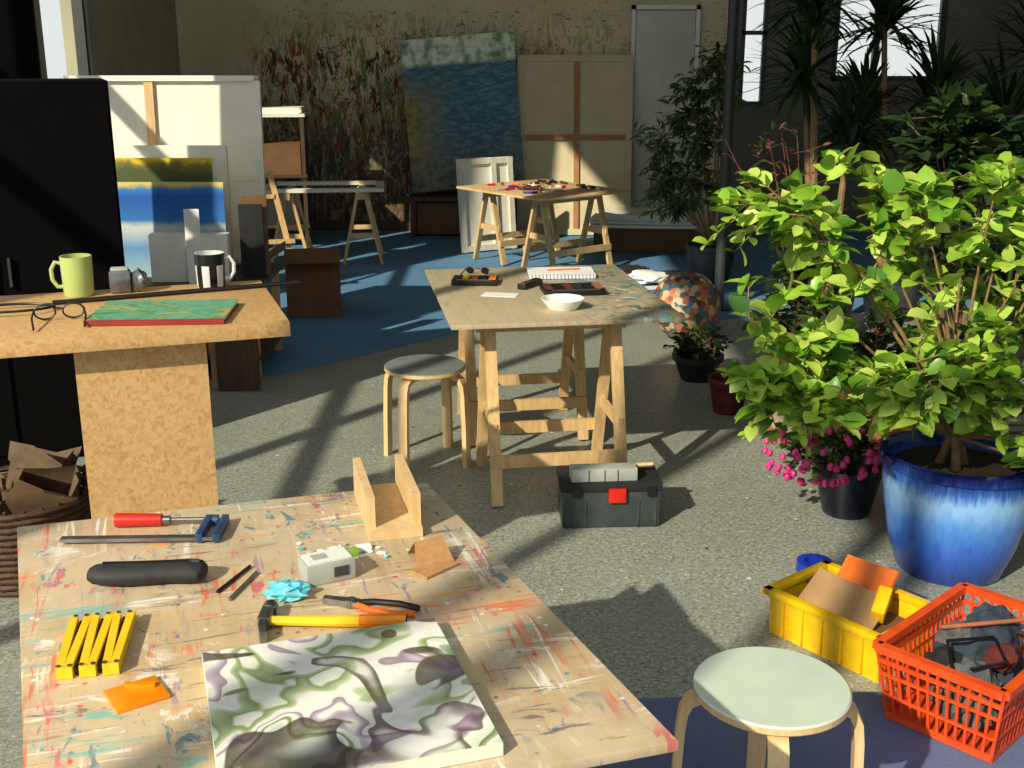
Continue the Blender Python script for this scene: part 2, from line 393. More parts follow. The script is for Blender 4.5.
for x in (-3.1,-1.4,0.6,2.95,4.9): b.box((x,YF-0.06,2.8),(0.08,0.08,4.8),framem)
for z in (0.44,2.9,5.16): b.box((0.9,YF-0.06,z),(8.1,0.08,0.08),framem)
b.done()
B('ceiling').box(((XL+XR)/2,(2.2+YB)/2,HT+0.06),(XR-XL+0.4,YB-2.2+0.4,0.12),ceilm).done()
b=B('trim_roof_beams')
for y in (-2.2,0.0,2.2): b.box(((XL+XR)/2,y,HT+0.05),(XR-XL,0.08,0.1),framem)
b.done()
b=B('door_1'); b.box((1.46,YB-0.045,1.06),(0.56,0.04,2.08),doorm,bev=0.004)
for x in (1.155,1.765): b.box((x,YB-0.045,1.08),(0.04,0.06,2.14),white)
b.box((1.46,YB-0.045,2.13),(0.65,0.06,0.04),white); b.cyl((1.66,YB-0.09,1.05),0.012,0.06,steel,rot=(R(90),0,0)); b.box((1.62,YB-0.12,1.05),(0.1,0.015,0.015),steel); b.done()
B('baseboard_back').box(((XL+1.1)/2,YB-0.012,0.05),(1.08-XL,0.02,0.1),darkwood).done()
B('steel_column').cyl((0,0,HT/2),0.035,HT,framem).cyl((0,0,0.01),0.08,0.02,framem).done((1.44,7.85,0))
b=B('blue_carpet'); pts=[(-3.15,5.8),(-1.3,6.15),(-0.35,7.15),(0.6,7.4),(1.7,7.6),(3.4,8.0),(3.4,11.4),(-3.15,11.4)]
cm=carpet('blue_carpet_mat',(72,120,166),(108,156,196)); cm2=carpet('blue_rug_mat',(84,98,140),(106,120,160))
b.face([(x,y,0.004) for x,y in pts],cm)
for (x,y),(u,v) in zip(pts,pts[1:]+pts[:1]): b.face([(x,y,0),(u,v,0),(u,v,0.004),(x,y,0.004)],cm)
b.done()
b=B('blue_rug'); b.box((0,0,0.004),(3.2,2.3,0.008),cm2); b.done((1.75,1.75,0),R(3))
ZC=0.008; ZR=0.009

# ---------------------------------------------------------------- furniture
def trestle(b,cy,L,h,sp,m,w=0.045,cx=0):
    b.box((cx,cy,h-0.03),(L,0.05,0.06),m)
    for x in (-L/2+0.05,L/2-0.05):
        for sgn in (-1,1):
            b.beam((cx+x,cy+sgn*0.035,h-0.005),(cx+x,cy+sgn*sp,0.006),w,0.025,m,(1,0,0))
        b.beam((cx+x,cy-sp*0.72,0.3),(cx+x,cy+sp*0.72,0.3),0.02,0.045,m,(1,0,0))
    for sgn in (-1,1):
        y=cy+sgn*(0.035+(sp-0.035)*(1-0.18/h))
        b.box((cx,y+sgn*0.02,0.18),(L-0.06,0.02,0.05),m)
def ttable(name,w,d,h,m,loc,rz,t=0.018,L=None,offs=None,sp=0.22,cx=0,skew=0):
    b=B(name); b.box((0,0,h-t/2),(w,d,t),m,bev=0.002)
    L=L or w*0.72; o=offs or d/2-0.3
    trestle(b,-o,L,h-t,sp,wood,cx=cx); trestle(b,o,L,h-t,sp,wood,cx=cx)
    for v in b.bm.verts: v.co.x-=skew*v.co.y
    return b.done(loc,rz)
ttable('work_table',0.915,1.165,0.74,ply,(-0.415,1.92,0),R(17),skew=0.105)
ttable('trestle_table',0.92,1.17,0.74,gply,(0.133,4.885,0),R(9),L=0.61,offs=0.37,sp=0.24,cx=-0.035)
ttable('trestle_table',0.95,1.12,0.633,mot('plywood_bright',(226,196,146),(204,170,122),6,0.5),(0.25,9.6,ZC),R(38),L=0.7,offs=0.33,sp=0.2)
b=B('frame_topped_trestle_table')
for y in (-0.27,0.27): b.box((0,y,0.63),(0.98,0.07,0.03),whframe)
for x in (-0.455,0.455): b.box((x,0,0.63),(0.07,0.6,0.03),whframe)
for cx in (-0.3,0.3):
    b.box((cx,0,0.585),(0.05,0.6,0.06),wood)
    for y in (-0.24,0.24):
        for sg in (-1,1): b.beam((cx+sg*0.03,y,0.6),(cx+sg*0.16,y,0.006),0.04,0.025,wood,(0,1,0))
        b.beam((cx-0.1,y,0.25),(cx+0.1,y,0.25),0.04,0.02,wood,(0,0,1))
b.done((-1.57,9.75,ZC),R(6))

b=B('chipboard_table'); b.box((0,0.035,1.02),(0.93,0.62,0.04),osbm,bev=0.002)
b.box((0.08,-0.05,0.5),(0.335,0.32,1.0),osbm); b.box((0.08,-0.05,0.01),(0.48,0.42,0.02),osbm)
b.done((-1.125,3.118,0),R(19))

def stool(name,loc,rz,seatm,r=0.175,h=0.44):
    b=B(name)
    b.lathe([(0,h-0.022),(r-0.004,h-0.022),(r,h-0.018),(r,h-0.004),(r-0.004,h),(0,h)],seatm,seg=48,matf=lambda j,k:seatm if j>=3 else birch)
    for k in range(4):
        a=math.pi/4+k*math.pi/2; d=Vector((math.cos(a),math.sin(a),0)); s_=(-d.y,d.x,0)
        prof=[(0.03,h-0.034),(0.11,h-0.034),(0.15,h-0.037),(0.172,h-0.05),(0.184,h-0.075),(0.189,h-0.12),(0.194,0.2),(0.198,0.0)]
        b.sweep([(d.x*x,d.y*x,z) for x,z in prof],0.042,0.02,birch,s_,True)
    return b.done(loc,rz)
stool('stool',(-0.375,4.78,0),R(20),seatd,0.175,0.44)
stool('stool',(0.555,2.18,ZR),R(38),seatg,0.166,0.43)

b=B('black_cabinet'); b.box((0,0,0.81),(1.0,0.44,1.62),blackm,bev=0.006)
b.box((-0.25,-0.225,0.8),(0.48,0.012,1.5),blackm); b.box((0.25,-0.225,0.8),(0.48,0.012,1.5),blackm)
for x in (-0.04,0.04): b.box((x,-0.24,0.85),(0.012,0.02,0.12),framem)
b.done((-2.22,4.94,0),R(22))
B('black_post').box((0,0,HT/2),(0.2,0.14,HT),blackm).done((-2.33,5.62,0),R(20))

# ---------------------------------------------------------------- canvases left
def canvas(name,w,h,m,loc,rz=0,lean=0,t=0.02):
    b=B(name); b.box((0,0,h/2),(w-0.004,t,h-0.004),canvasw); b.box((0,-t/2-0.001,h/2),(w,0.003,h),m)
    return b.done(loc,rot=(lean,0,rz))
b=B('canvas_rack')
for x in (-0.55,0.0,0.55):
    for y in (-0.3,0.3): b.box((x,y,0.25),(0.04,0.04,0.5),wood)
b.box((0,0,0.51),(1.2,0.7,0.025),darkwood); b.box((0,0,0.12),(1.2,0.7,0.02),darkwood)
for x,hh in ((-0.4,0.3),(-0.2,0.34),(0.1,0.28),(0.3,0.33)): b.box((x,0.0,0.13+hh/2),(0.03,0.6,hh),cardb)
b.done((-1.95,6.4,ZC))
b=B('stretched_canvas'); w,h=1.1,1.07
b.box((0,0,h/2),(w,0.006,h),canvasw)
for z in (0.03,h-0.015): b.box((0,-0.018,z),(w,0.03,0.03),canvasw)
for x in (-w/2+0.015,w/2-0.015): b.box((x,-0.018,h/2),(0.03,0.03,h),canvasw)
b.box((-0.08,-0.016,h/2),(0.05,0.02,h-0.05),wood); b.box((0.0,-0.006,0.5),(w-0.05,0.008,0.03),canvasw)
b.done((-1.97,6.66,0.533),rot=(R(-3),0,0))
ZS=0.532
canvas('blank_canvas',0.62,0.70,canvasw,(-1.9,6.5,ZS),lean=R(-2),t=0.03)
canvas('landscape_painting',0.56,0.64,pY,(-1.93,6.4,ZS),lean=R(-2),t=0.025)
canvas('sea_painting',0.62,0.52,pB,(-1.88,6.30,ZS),lean=R(-2),t=0.025)
B('white_carton').box((0,0,0.13),(0.42,0.08,0.26),white,bev=0.003).done((-1.74,6.18,ZS),R(2))
B('white_card_strip').box((0,0,0.20),(0.08,0.006,0.40),paper).done((-1.7,6.105,ZS),R(2))
B('dark_portfolio').box((0,0,0.2),(0.13,0.025,0.4),blackf,bev=0.004).box((0.02,0.04,0.22),(0.13,0.02,0.44),dkcard).done((-1.43,6.3,ZS),R(8))
B('folded_boards').box((0,0,0.2),(0.25,0.03,0.4),cardb).box((0.02,-0.04,0.17),(0.22,0.02,0.34),darkwood).done((-1.47,5.9,ZC),R(5))

b=B('studio_easel')
for x in (-0.25,0.25): b.beam((x*0.3,0,0.9),(x,-0.12,0.006),0.04,0.02,wood)
b.beam((0,0.02,0.88),(0,0.4,0.006),0.04,0.02,wood); b.box((0,-0.09,0.4),(0.45,0.06,0.025),wood); b.box((0,-0.03,0.72),(0.2,0.03,0.03),wood); b.done((-1.82,8.35,ZC),R(15))
b=B('cardboard_box'); b.box((0,0,0.2),(0.36,0.34,0.4),dkcard)
b.box((0,-0.24,0.43),(0.36,0.17,0.006),dkcard,rot=(R(25),0,0)); b.box((-0.24,0,0.43),(0.15,0.34,0.006),dkcard,rot=(0,R(-30),0)); b.done((-1.36,7.75,ZC),R(10))
b=B('storage_shelf')
for x in (-0.25,0.25):
    for y in (-0.15,0.15): b.box((x,y,0.6),(0.035,0.035,1.2),darkwood)
for z in (0.2,0.65,1.18): b.box((0,0,z),(0.56,0.36,0.03),white if z>1 else darkwood)
b.box((0,-0.02,0.8),(0.45,0.3,0.27),dkcard); b.box((0,0,0.36),(0.4,0.3,0.28),blackf); b.box((0.05,0,1.22),(0.4,0.28,0.05),canvasw); b.done((-2.12,10.55,ZC),R(4))

B('picture_bench').box((0,0,0.36),(0.98,0.3,0.04),darkwood).box((-0.45,0,0.17),(0.05,0.28,0.34),darkwood).box((0.45,0,0.17),(0.05,0.28,0.34),darkwood).box((0,0.02,0.17),(0.84,0.24,0.3),dkcard).done((-0.5,11.2,ZC))
b=B('field_painting'); b.box((0,0,0),(1.08,0.03,1.42),pT); b.done((-0.47,11.24,1.165),rot=(R(-6),R(-4.5),0))
b=B('canvas_stretcher_back'); w,h=1.1,1.7; raw=mot('raw_canvas',(212,200,166),(194,182,150),5,0.85)
b.box((0,0.012,h/2),(w,0.006,h),raw)
for z in (0.03,h-0.03): b.box((0,-0.004,z),(w,0.028,0.06),raw)
for x in (-w/2+0.03,w/2-0.03): b.box((x,-0.004,h/2),(0.06,0.028,h-0.1),raw)
bw=mot('stretcher_brown',(180,130,84),(156,108,68),8,0.7); b.box((0.02,-0.003,h/2),(0.05,0.024,h-0.12),bw); b.box((0,-0.005,0.93),(w-0.1,0.022,0.05),bw)
b.done((0.6,11.15,0.012),rot=(R(-8),0,0))
b=B('leaning_picture_frame'); w,h=0.56,0.82
for z in (0.03,h-0.03): b.box((0,0,z),(w,0.025,0.05),whframe)
for x in (-w/2+0.03,w/2-0.03,0.08): b.box((x,0,h/2),(0.05,0.028,h),whframe)
b.box((0,0.012,h/2),(w,0.005,h),canvasw); b.done((-0.2,10.25,0.012),rot=(R(-6),0,R(30)))
b=B('stacked_canvases')
b.box((0,0,0.11),(0.9,0.5,0.22),dkcard)
for i in range(4): b.box((random.uniform(-.04,.04),random.uniform(-.04,.04),0.235+0.03*i),(0.95-0.06*i,0.52,0.026),canvasw,rot=(0,0,random.uniform(-.08,.08)))
b.done((1.2,10.4,ZC),R(-6))
B('crumpled_papers').blob((0,0,0.05),(0.16,0.09,0.05),paper,0.5,3,3,1,0).blob((0.2,0.12,0.04),(0.12,0.07,0.04),cloth,0.5,3,3,4,0).blob((-0.1,0.25,0.05),(0.14,0.06,0.05),blackf,0.5,3,3,6,0).box((0.1,-0.16,0.004),(0.3,0.1,0.006),paper,rot=(0,0,0.3)).done((1.05,8.75,ZC))

# ---------------------------------------------------------------- things on the chipboard table  (top z 1.04)
Z=1.041
def mug(name,loc,rz,m,stripes=False):
    b=B(name); r,h=0.045,0.118 if not stripes else 0.105
    mf=(lambda j,k:(mugb if (k//3)%2 else mugw) if 1<=j<=2 else (mugb if j==3 else mugw)) if stripes else None
    b.lathe([(0,0),(r*0.9,0.0),(r*0.95,0.006),(r,h-0.035),(r,h),(r-0.004,h),(r-0.005,0.008),(0,0.008)],m,seg=36,matf=mf)
    b.tube([(r-0.003,0,h*0.82),(r+0.014,0,h*0.86),(r+0.026,0,h*0.68),(r+0.025,0,h*0.42),(r+0.012,0,h*0.24),(r-0.003,0,h*0.24)],0.006,m if not stripes else mugw,8)
    return b.done(loc,rz)
mug('coffee_mug',(-1.285,3.355,Z),R(195),mugg); mug('coffee_mug',(-0.925,3.485,Z),R(10),mugw,True)
b=B('silver_tin'); b.box((0,0,0.034),(0.062,0.045,0.068),steel,rot=(0,0,R(15)),bev=0.008); b.box((0,0,0.071),(0.05,0.035,0.008),grey,rot=(0,0,R(15)),bev=0.002)
b.blob((0.052,0.012,0.03),(0.028,0.022,0.038),steel,0.3,2.5,3,3,0.0); b.done((-1.175,3.40,Z))
b=B('metal_rod'); b.tube([(-0.37,0,0.007),(0.35,0,0.007)],0.007,black,8); b.done((-0.975,3.37,Z),R(24.9))
b=B('eyeglasses')
for x in (-0.036,0.036): b.tube([(x+0.027*math.cos(t*math.pi/8),0,0.024+0.02*math.sin(t*math.pi/8)) for t in range(17)],0.0028,black,6,cap=False)
b.tube([(-0.01,0,0.03),(0,0,0.034),(0.01,0,0.03)],0.0026,black,6)
for s_ in (-1,1): b.tube([(s_*0.063,0,0.03),(s_*0.067,0.07,0.022),(s_*0.062,0.13,0.006)],0.0028,black,6)
b.done((-1.22,3.03,Z),R(200))
b=B('coiled_cable')
b.tube([(0.11*math.cos(t*0.3)-0.05,0.06*math.sin(t*0.3),0.006+0.008*abs(math.sin(t*0.12))) for t in range(24)],0.004,black,6)
b.done((-1.34,3.14,Z),R(20))
b=B('book'); b.box((0,0,0.008),(0.355,0.24,0.011),paper); b.box((0,0,0.0145),(0.365,0.25,0.002),bookm); b.box((0,0,0.001),(0.365,0.25,0.002),spine); b.box((0,-0.125,0.008),(0.365,0.003,0.015),spine); b.done((-0.955,3.09,Z),R(4))

# ---------------------------------------------------------------- things on the near table (top z 0.74)
Z=0.7405
b=B('abstract_canvas_painting'); b.box((0,0,0.012),(0.405,0.405,0.022),canvasw); b.box((0,0,0.0235),(0.403,0.403,0.002),pA); b.done((-0.268,1.605,Z),R(18))
b=B('folding_ruler')
for i in range(6):
    x0=-0.045+i*0.0185
    s_=1 if i%2 else -1
    b.beam((x0-0.003*s_,-0.095,0.011),(x0+0.003*s_,0.095,0.011),0.0135,0.021,ryel,(1,0,0))
    b.box((x0+0.009,0,0.008),(0.003,0.17,0.015),black) if i<5 else None
    for y in (-0.09,0.09): b.cyl((x0,y,0.0225),0.004,0.002,steel,seg=10)
b.done((-0.723,1.79,Z),R(11))
B('amber_set_square').box((0,0,0.003),(0.085,0.075,0.006),amber,rot=(0,0,R(35)),bev=0.001).box((0.0,0.02,0.009),(0.05,0.01,0.006),amber).done((-0.605,1.64,Z))
b=B('bar_clamp'); b.box((-0.01,0,0.01),(0.32,0.018,0.008),steel); b.box((0.12,0.045,0.012),(0.016,0.11,0.02),bluem,bev=0.003); b.box((0.155,0.045,0.012),(0.016,0.11,0.02),bluem,bev=0.003)
b.cyl((0.07,0.085,0.016),0.005,0.14,steel,rot=(0,R(90),0)); b.cyl((-0.03,0.085,0.017),0.0155,0.10,red,rot=(0,R(90),0),r2=0.013); b.cyl((0.028,0.085,0.016),0.009,0.02,steel,rot=(0,R(90),0)); b.cyl((0.136,0.085,0.014),0.012,0.012,bluem,rot=(0,R(90),0)); b.done((-0.78,2.24,Z),R(2))
b=B('pencil_case'); xs=[-0.113,-0.110,-0.100,-0.08,-0.04,0.0,0.04,0.08,0.102,0.111,0.114]
b.tube([(x,0.004*math.sin(x*25),0.022) for x in xs],0.03,casem,20,radii=[0.006,0.018,0.026,0.029,0.032,0.031,0.030,0.032,0.028,0.018,0.006],squash=0.68)
b.box((0,0.002,0.0435),(0.17,0.005,0.003),black); b.box((0.09,0.004,0.0435),(0.02,0.008,0.004),steel); b.done((-0.71,2.05,Z),R(3))
B('turquoise_wrapper').blob((0,0,0.014),(0.04,0.03,0.016),turq,0.6,4,3,2,0).done((-0.427,1.99,Z))
b=B('tin_box'); b.box((0,0,0.022),(0.10,0.06,0.044),grey,bev=0.004); b.box((0,0,0.045),(0.088,0.05,0.003),white); b.box((0.02,-0.031,0.022),(0.03,0.002,0.02),dkgrey); b.box((-0.015,0,0.047),(0.03,0.025,0.001),grey); b.done((-0.365,2.075,Z),R(28))
B('sharpener').box((0,0,0.008),(0.028,0.016,0.016),L1,bev=0.002).box((0.03,0.02,0.005),(0.03,0.02,0.01),paper).blob((-0.03,0.02,0.008),(0.015,0.01,0.008),paper,0.5,3,2,1,0).done((-0.33,2.175,Z),R(20))
b=B('hammer'); b.tube([(-0.1,0,0.014),(0.0,0,0.013),(0.08,0,0.013),(0.145,0,0.013)],0.0085,ryel,10,0.013); b.tube([(0.06,0,0.0135),(0.145,0,0.0135)],0.0118,amber,10,0.0135)
b.box((-0.11,0.012,0.014),(0.022,0.05,0.024),steel,bev=0.003); b.cyl((-0.11,0.045,0.014),0.014,0.022,steel,rot=(R(90),0,0)); b.sweep([(-0.11,-0.01,0.014),(-0.108,-0.035,0.014),(-0.1,-0.058,0.012)],0.022,0.012,steel,(0,0,1)); b.done((-0.335,1.868,Z),R(0))
b=B('pliers')
for s_,m in ((1,orange),(-1,black)):
    b.tube([(-0.03,0.004*s_,0.008),(-0.06,0.016*s_,0.008),(-0.11,0.02*s_,0.008),(-0.15,0.012*s_,0.008)],0.006,m,8)
    b.sweep([(-0.035,0.006*s_,0.008),(0.0,0.005*s_,0.008),(0.035,0.003*s_,0.008)],0.012,0.007,steel,(0,0,1))
b.cyl((-0.02,0,0.008),0.01,0.016,steel)
b.done((-0.32,1.955,Z),R(165))
b=B('mitre_box'); b.box((0,0,0.01),(0.115,0.28,0.02),birch)
for x in (-0.049,0.049):
    b.box((x,0.1,0.05),(0.018,0.08,0.08),birch); b.box((x,-0.03,0.05),(0.018,0.17,0.08),birch); b.box((x,0.06,0.03),(0.018,0.01,0.04),birch)
b.done((-0.28,2.395,Z),R(14))
b=B('folded_sandpaper'); b.face([(-0.04,-0.035,0),(0.045,-0.03,0),(0.03,0.0,0.05),(-0.03,0.0,0.045)],sand); b.face([(-0.03,0.0,0.045),(0.03,0.0,0.05),(0.05,0.045,0),(-0.03,0.045,0)],sand)
b.box((-0.005,-0.045,0.003),(0.09,0.05,0.005),sand,rot=(0,0,0.4)); b.done((-0.17,2.155,Z),R(25))
b=B('pencils')
for x,y,a,m in ((-0.545,2.06,1.25,black),(-0.52,2.03,1.35,steel)):
    d=Vector((math.cos(a),math.sin(a),0))*0.06; b.tube([(x-d.x,y-d.y,0.004),(x+d.x,y+d.y,0.004)],0.0035,m,6)
b.done((0,0,Z))
b=B('paint_scraps')
for i in range(18):
    x=random.uniform(-0.46,-0.2); y=random.uniform(2.16,2.24)
    b.blob((x,y,0.003),(random.uniform(.004,.011),random.uniform(.004,.008),0.004),random.choice([paper,paper,turq,paper,ryel,grey]),0.5,4,1,i,0)
b.done((0,0,Z))

# ---------------------------------------------------------------- things on the middle table
b=B('spiral_sketchbook'); b.box((0,0,0.009),(0.3,0.2,0.016),paper); b.box((0,0,0.0185),(0.305,0.205,0.002),paper); b.box((0,0,0.001),(0.305,0.205,0.002),tape)
for k in range(18): b.tube([(-0.14+k*0.0165,-0.096+0.009*math.cos(t),0.011+0.011*math.sin(t)) for t in [i*math.pi/4 for i in range(9)]],0.0012,steel,5)
b.tube([(-0.06,0.0,0.024),(0.09,0.03,0.024)],0.004,orange,6); b.done((0.225,5.25,Z),R(3))
def kit(name,loc,rz,w,d,cols):
    b=B(name); b.box((0,0,0.012),(w,d,0.024),black,bev=0.003)
    n=len(cols)
    for i,c in enumerate(cols): b.box((-w/2+w*(i+0.5)/n,0,0.0255),(w/n*0.75,d*0.6,0.005),c)
    b.box((0,-d/2+0.008,0.0255),(w*0.8,0.006,0.004),steel); return b.done(loc,rz)
kit('watercolour_box',(-0.165,5.06,Z),R(-4),0.2,0.13,[blackf,ryel,orange,black,amber]); kit('pastel_case',(0.26,4.86,Z),R(8),0.26,0.17,[clothr,black,clothr,blackf,black,terr])
kit('brush_case',(0.08,4.98,Z),R(60),0.16,0.04,[steel,black])
b=B('sunglasses')
for x in (-0.035,0.035): b.cyl((x,0,0.018),0.019,0.003,black,rot=(R(60),0,0))
b.tube([(-0.012,0,0.025),(0,0.002,0.028),(0.012,0,0.025)],0.0025,black,6)
for s_ in (-1,1): b.tube([(s_*0.055,0,0.024),(s_*0.058,0.08,0.016),(s_*0.053,0.12,0.004)],0.0025,black,6)
b.done((-0.16,5.27,Z),R(170))
b=B('white_dish'); b.lathe([(0,0.003),(0.055,0.003),(0.085,0.042),(0.09,0.042),(0.088,0.037),(0.06,0),(0,0)],paper,seg=10); b.done((0.205,4.54,Z))
B('paper_sheet').box((0,0,0.001),(0.15,0.08,0.002),paper).done((-0.05,4.8,Z),R(-12))
b=B('paint_tubes')
for i in range(44):
    x=random.uniform(-0.38,0.38); y=random.uniform(-0.4,0.4); a=random.random()*6.28; d=Vector((math.cos(a),math.sin(a),0))*random.uniform(.03,.06)
    b.tube([(x-d.x,y-d.y,0.013),(x,y,0.013),(x+d.x,y+d.y,0.011)],0.012,random.choice([red,paper,black,blackf,orange,tape,clothr,grey,darkwood]),6,0.009)
b.done((0.25,9.6,0.642),R(38))

# ---------------------------------------------------------------- floor objects
b=B('tool_box'); b.box((0,0,0.075),(0.37,0.19,0.15),dkgrey,bev=0.01); b.box((0,0,0.165),(0.385,0.205,0.035),blackf,bev=0.008)
b.box((0.02,-0.105,0.135),(0.065,0.018,0.055),red,bev=0.004)
for x in (-0.13,0.15): b.box((x,-0.102,0.15),(0.03,0.01,0.04),black)
for x in (-0.165,-0.1,0.1,0.165): b.box((x,-0.096,0.06),(0.012,0.008,0.1),dkgrey)
b.done((0.37,4.13,0),R(3))
b=B('sanding_block_pack'); b.box((0,0,0.025),(0.25,0.07,0.05),grey,bev=0.004)
for x in (-0.06,0.0,0.05): b.box((x,-0.036,0.025),(0.003,0.003,0.045),dkgrey)
b.tube([(0.1,0.05,0.03),(0.2,0.055,0.032)],0.008,birch,8); b.done((0.345,4.08,0.183),R(5))
b=B('yellow_crate'); a_,d_,h_=0.40,0.29,0.15
b.box((0,0,0.006),(a_-0.03,d_-0.03,0.012),yellow)
for s_ in (-1,1):
    b.box((s_*(a_/2-0.008),0,h_/2),(0.008,d_-0.01,h_),yellow,rot=(0,R(4*s_),0)); b.box((0,s_*(d_/2-0.008),h_/2),(a_-0.01,0.008,h_),yellow,rot=(R(-4*s_),0,0))
    b.box((s_*a_/2,0,h_-0.008),(0.03,d_+0.03,0.02),yellow,bev=0.003); b.box((0,s_*d_/2,h_-0.008),(a_+0.03,0.03,0.02),yellow,bev=0.003)
    for k in range(-2,3): b.box((k*0.07,s_*(d_/2-0.001),h_/2),(0.006,0.012,h_-0.02),yellow)
b.box((0,0,0.05),(0.34,0.24,0.07),dkcard)
b.box((-0.02,-0.02,0.13),(0.24,0.16,0.012),cardb,rot=(R(28),R(8),R(10))); b.box((-0.03,0.1,0.16),(0.2,0.13,0.012),orange,rot=(R(50),R(-6),R(-8)))
b.box((0.08,0.03,0.15),(0.04,0.1,0.05),yellow,rot=(0.5,0.1,0.4),bev=0.004); b.blob((-0.14,0.05,0.12),(0.05,0.04,0.03),steel,0.5,3,2,3)
b.done((1.03,3.16,0),R(-51))
b=B('laundry_basket'); a_,d_,h_=0.50,0.34,0.22
def rp(u,v,z):
    k=0.84+0.16*z/h_; return Vector((u*a_/2*k,v*d_/2*k,z))
b.box((0,0,0.006),(a_*0.84,d_*0.84,0.012),orred)
for z,t in ((0.012,0.02),(0.075,0.008),(0.14,0.008),(0.18,0.012),(h_,0.022)):
    c4=[rp(-1,-1,z),rp(1,-1,z),rp(1,1,z),rp(-1,1,z)]
    for p,q in zip(c4,c4[1:]+c4[:1]): b.beam(p,q,t,0.007 if z<h_ else 0.026,orred,(0,0,1))
for i in range(19):
    u=-1+2*i/18
    for v in (-1,1): b.beam(rp(u,v,0),rp(u,v,h_),0.008,0.005,orred,(1,0,0))
for i in range(13):
    u=-1+2*i/12
    for v in (-1,1): b.beam(rp(v,u,0),rp(v,u,h_),0.008,0.005,orred,(0,1,0))
b.blob((0.05,0.02,0.12),(0.15,0.10,0.10),cloth,0.34,2.0,4,1,0.02).blob((-0.12,-0.03,0.11),(0.08,0.08,0.09),cloths,0.34,2.4,4,5,0.02).blob((0.13,0.03,0.2),(0.08,0.06,0.045),cloth,0.34,2.4,4,8)
b.blob((-0.1,0.05,0.15),(0.06,0.05,0.05),blackf,0.3,3,3,9).blob((0.0,-0.06,0.18),(0.06,0.04,0.035),clothr,0.3,3,3,12).blob((0.02,0.07,0.19),(0.07,0.045,0.03),cloths,0.34,3,3,14)
b.tube([(-0.2,-0.02,0.19),(-0.1,0.05,0.225),(0.0,-0.03,0.23),(-0.08,-0.1,0.215),(-0.17,-0.05,0.21)],0.005,black,6); b.tube([(-0.03,0.1,0.22),(0.1,-0.05,0.25),(0.18,-0.08,0.235)],0.006,terr,8)
b.done((1.262,2.775,ZR),R(44))
B('tape_roll').lathe([(0.035,0),(0.06,0),(0.06,0.04),(0.035,0.04),(0.035,0)],tape,seg=28).done((1.05,3.66,0.0))
b=B('wicker_basket')
for i in range(13):
    z=0.012+i*0.024; r=0.2+0.05*z/0.3
    b.tube([(r*math.cos(t*math.pi/14)*(1+0.012*(-1)**(t+i)),r*math.sin(t*math.pi/14)*(1+0.012*(-1)**(t+i)),z) for t in range(29)],0.011,wick,6,cap=False)
for k in range(28):
    a=k*math.pi/14; b.tube([(0.2*math.cos(a),0.2*math.sin(a),0),(0.25*math.cos(a),0.25*math.sin(a),0.32)],0.006,wick,5)
b.cyl((0,0,0.01),0.2,0.02,wick)
def pbag(cx,cy,z0,w,d,h,rot):
    M=Matrix.Translation((cx,cy,z0))@Euler(rot).to_matrix().to_4x4(); n=10
    per=[(-1,-1),(0,-1.0),(1,-1),(1.0,-0.3),(0.75,0),(1.0,0.3),(1,1),(0,1.0),(-1,1),(-0.75,0)]
    lv=[0,0.2,0.4,0.55,0.7,0.8,0.9,1.0]
    rr=[]
    for j,l in enumerate(lv):
        rr.append([b.bm.verts.new(M@Vector((x*w/2*(1+0.22*random.uniform(-1,1)*l),y*d/2*(1+0.30*random.uniform(-1,1)*l),h*l+0.03*random.uniform(-1,1)*l))) for x,y in per])
    i=b.mi(bagb)
    for a_,c_ in zip(rr,rr[1:]):
        for k in range(n):
            f=b.bm.faces.new((a_[k],a_[(k+1)%n],c_[(k+1)%n],c_[k])); f.material_index=i
    f=b.bm.faces.new(rr[0][::-1]); f.material_index=i
pbag(0.05,-0.04,0.05,0.2,0.15,0.34,(0.15,0.2,0.3)); pbag(-0.08,-0.02,0.05,0.17,0.13,0.31,(0.25,-0.25,0.9)); pbag(0.0,0.1,0.05,0.2,0.12,0.35,(-0.15,0.1,-0.2))
b.blob((0.0,0.0,0.14),(0.16,0.16,0.12),cloth,0.3,2.2,3,6); b.done((-1.68,3.66,0))
B('plastic_bag').blob((0,0,0.28),(0.12,0.28,0.3),plast,0.34,2.5,4,3,0).blob((0.03,-0.1,0.3),(0.07,0.07,0.12),red,0.3,3,3,5).done((-1.22,1.85,0))

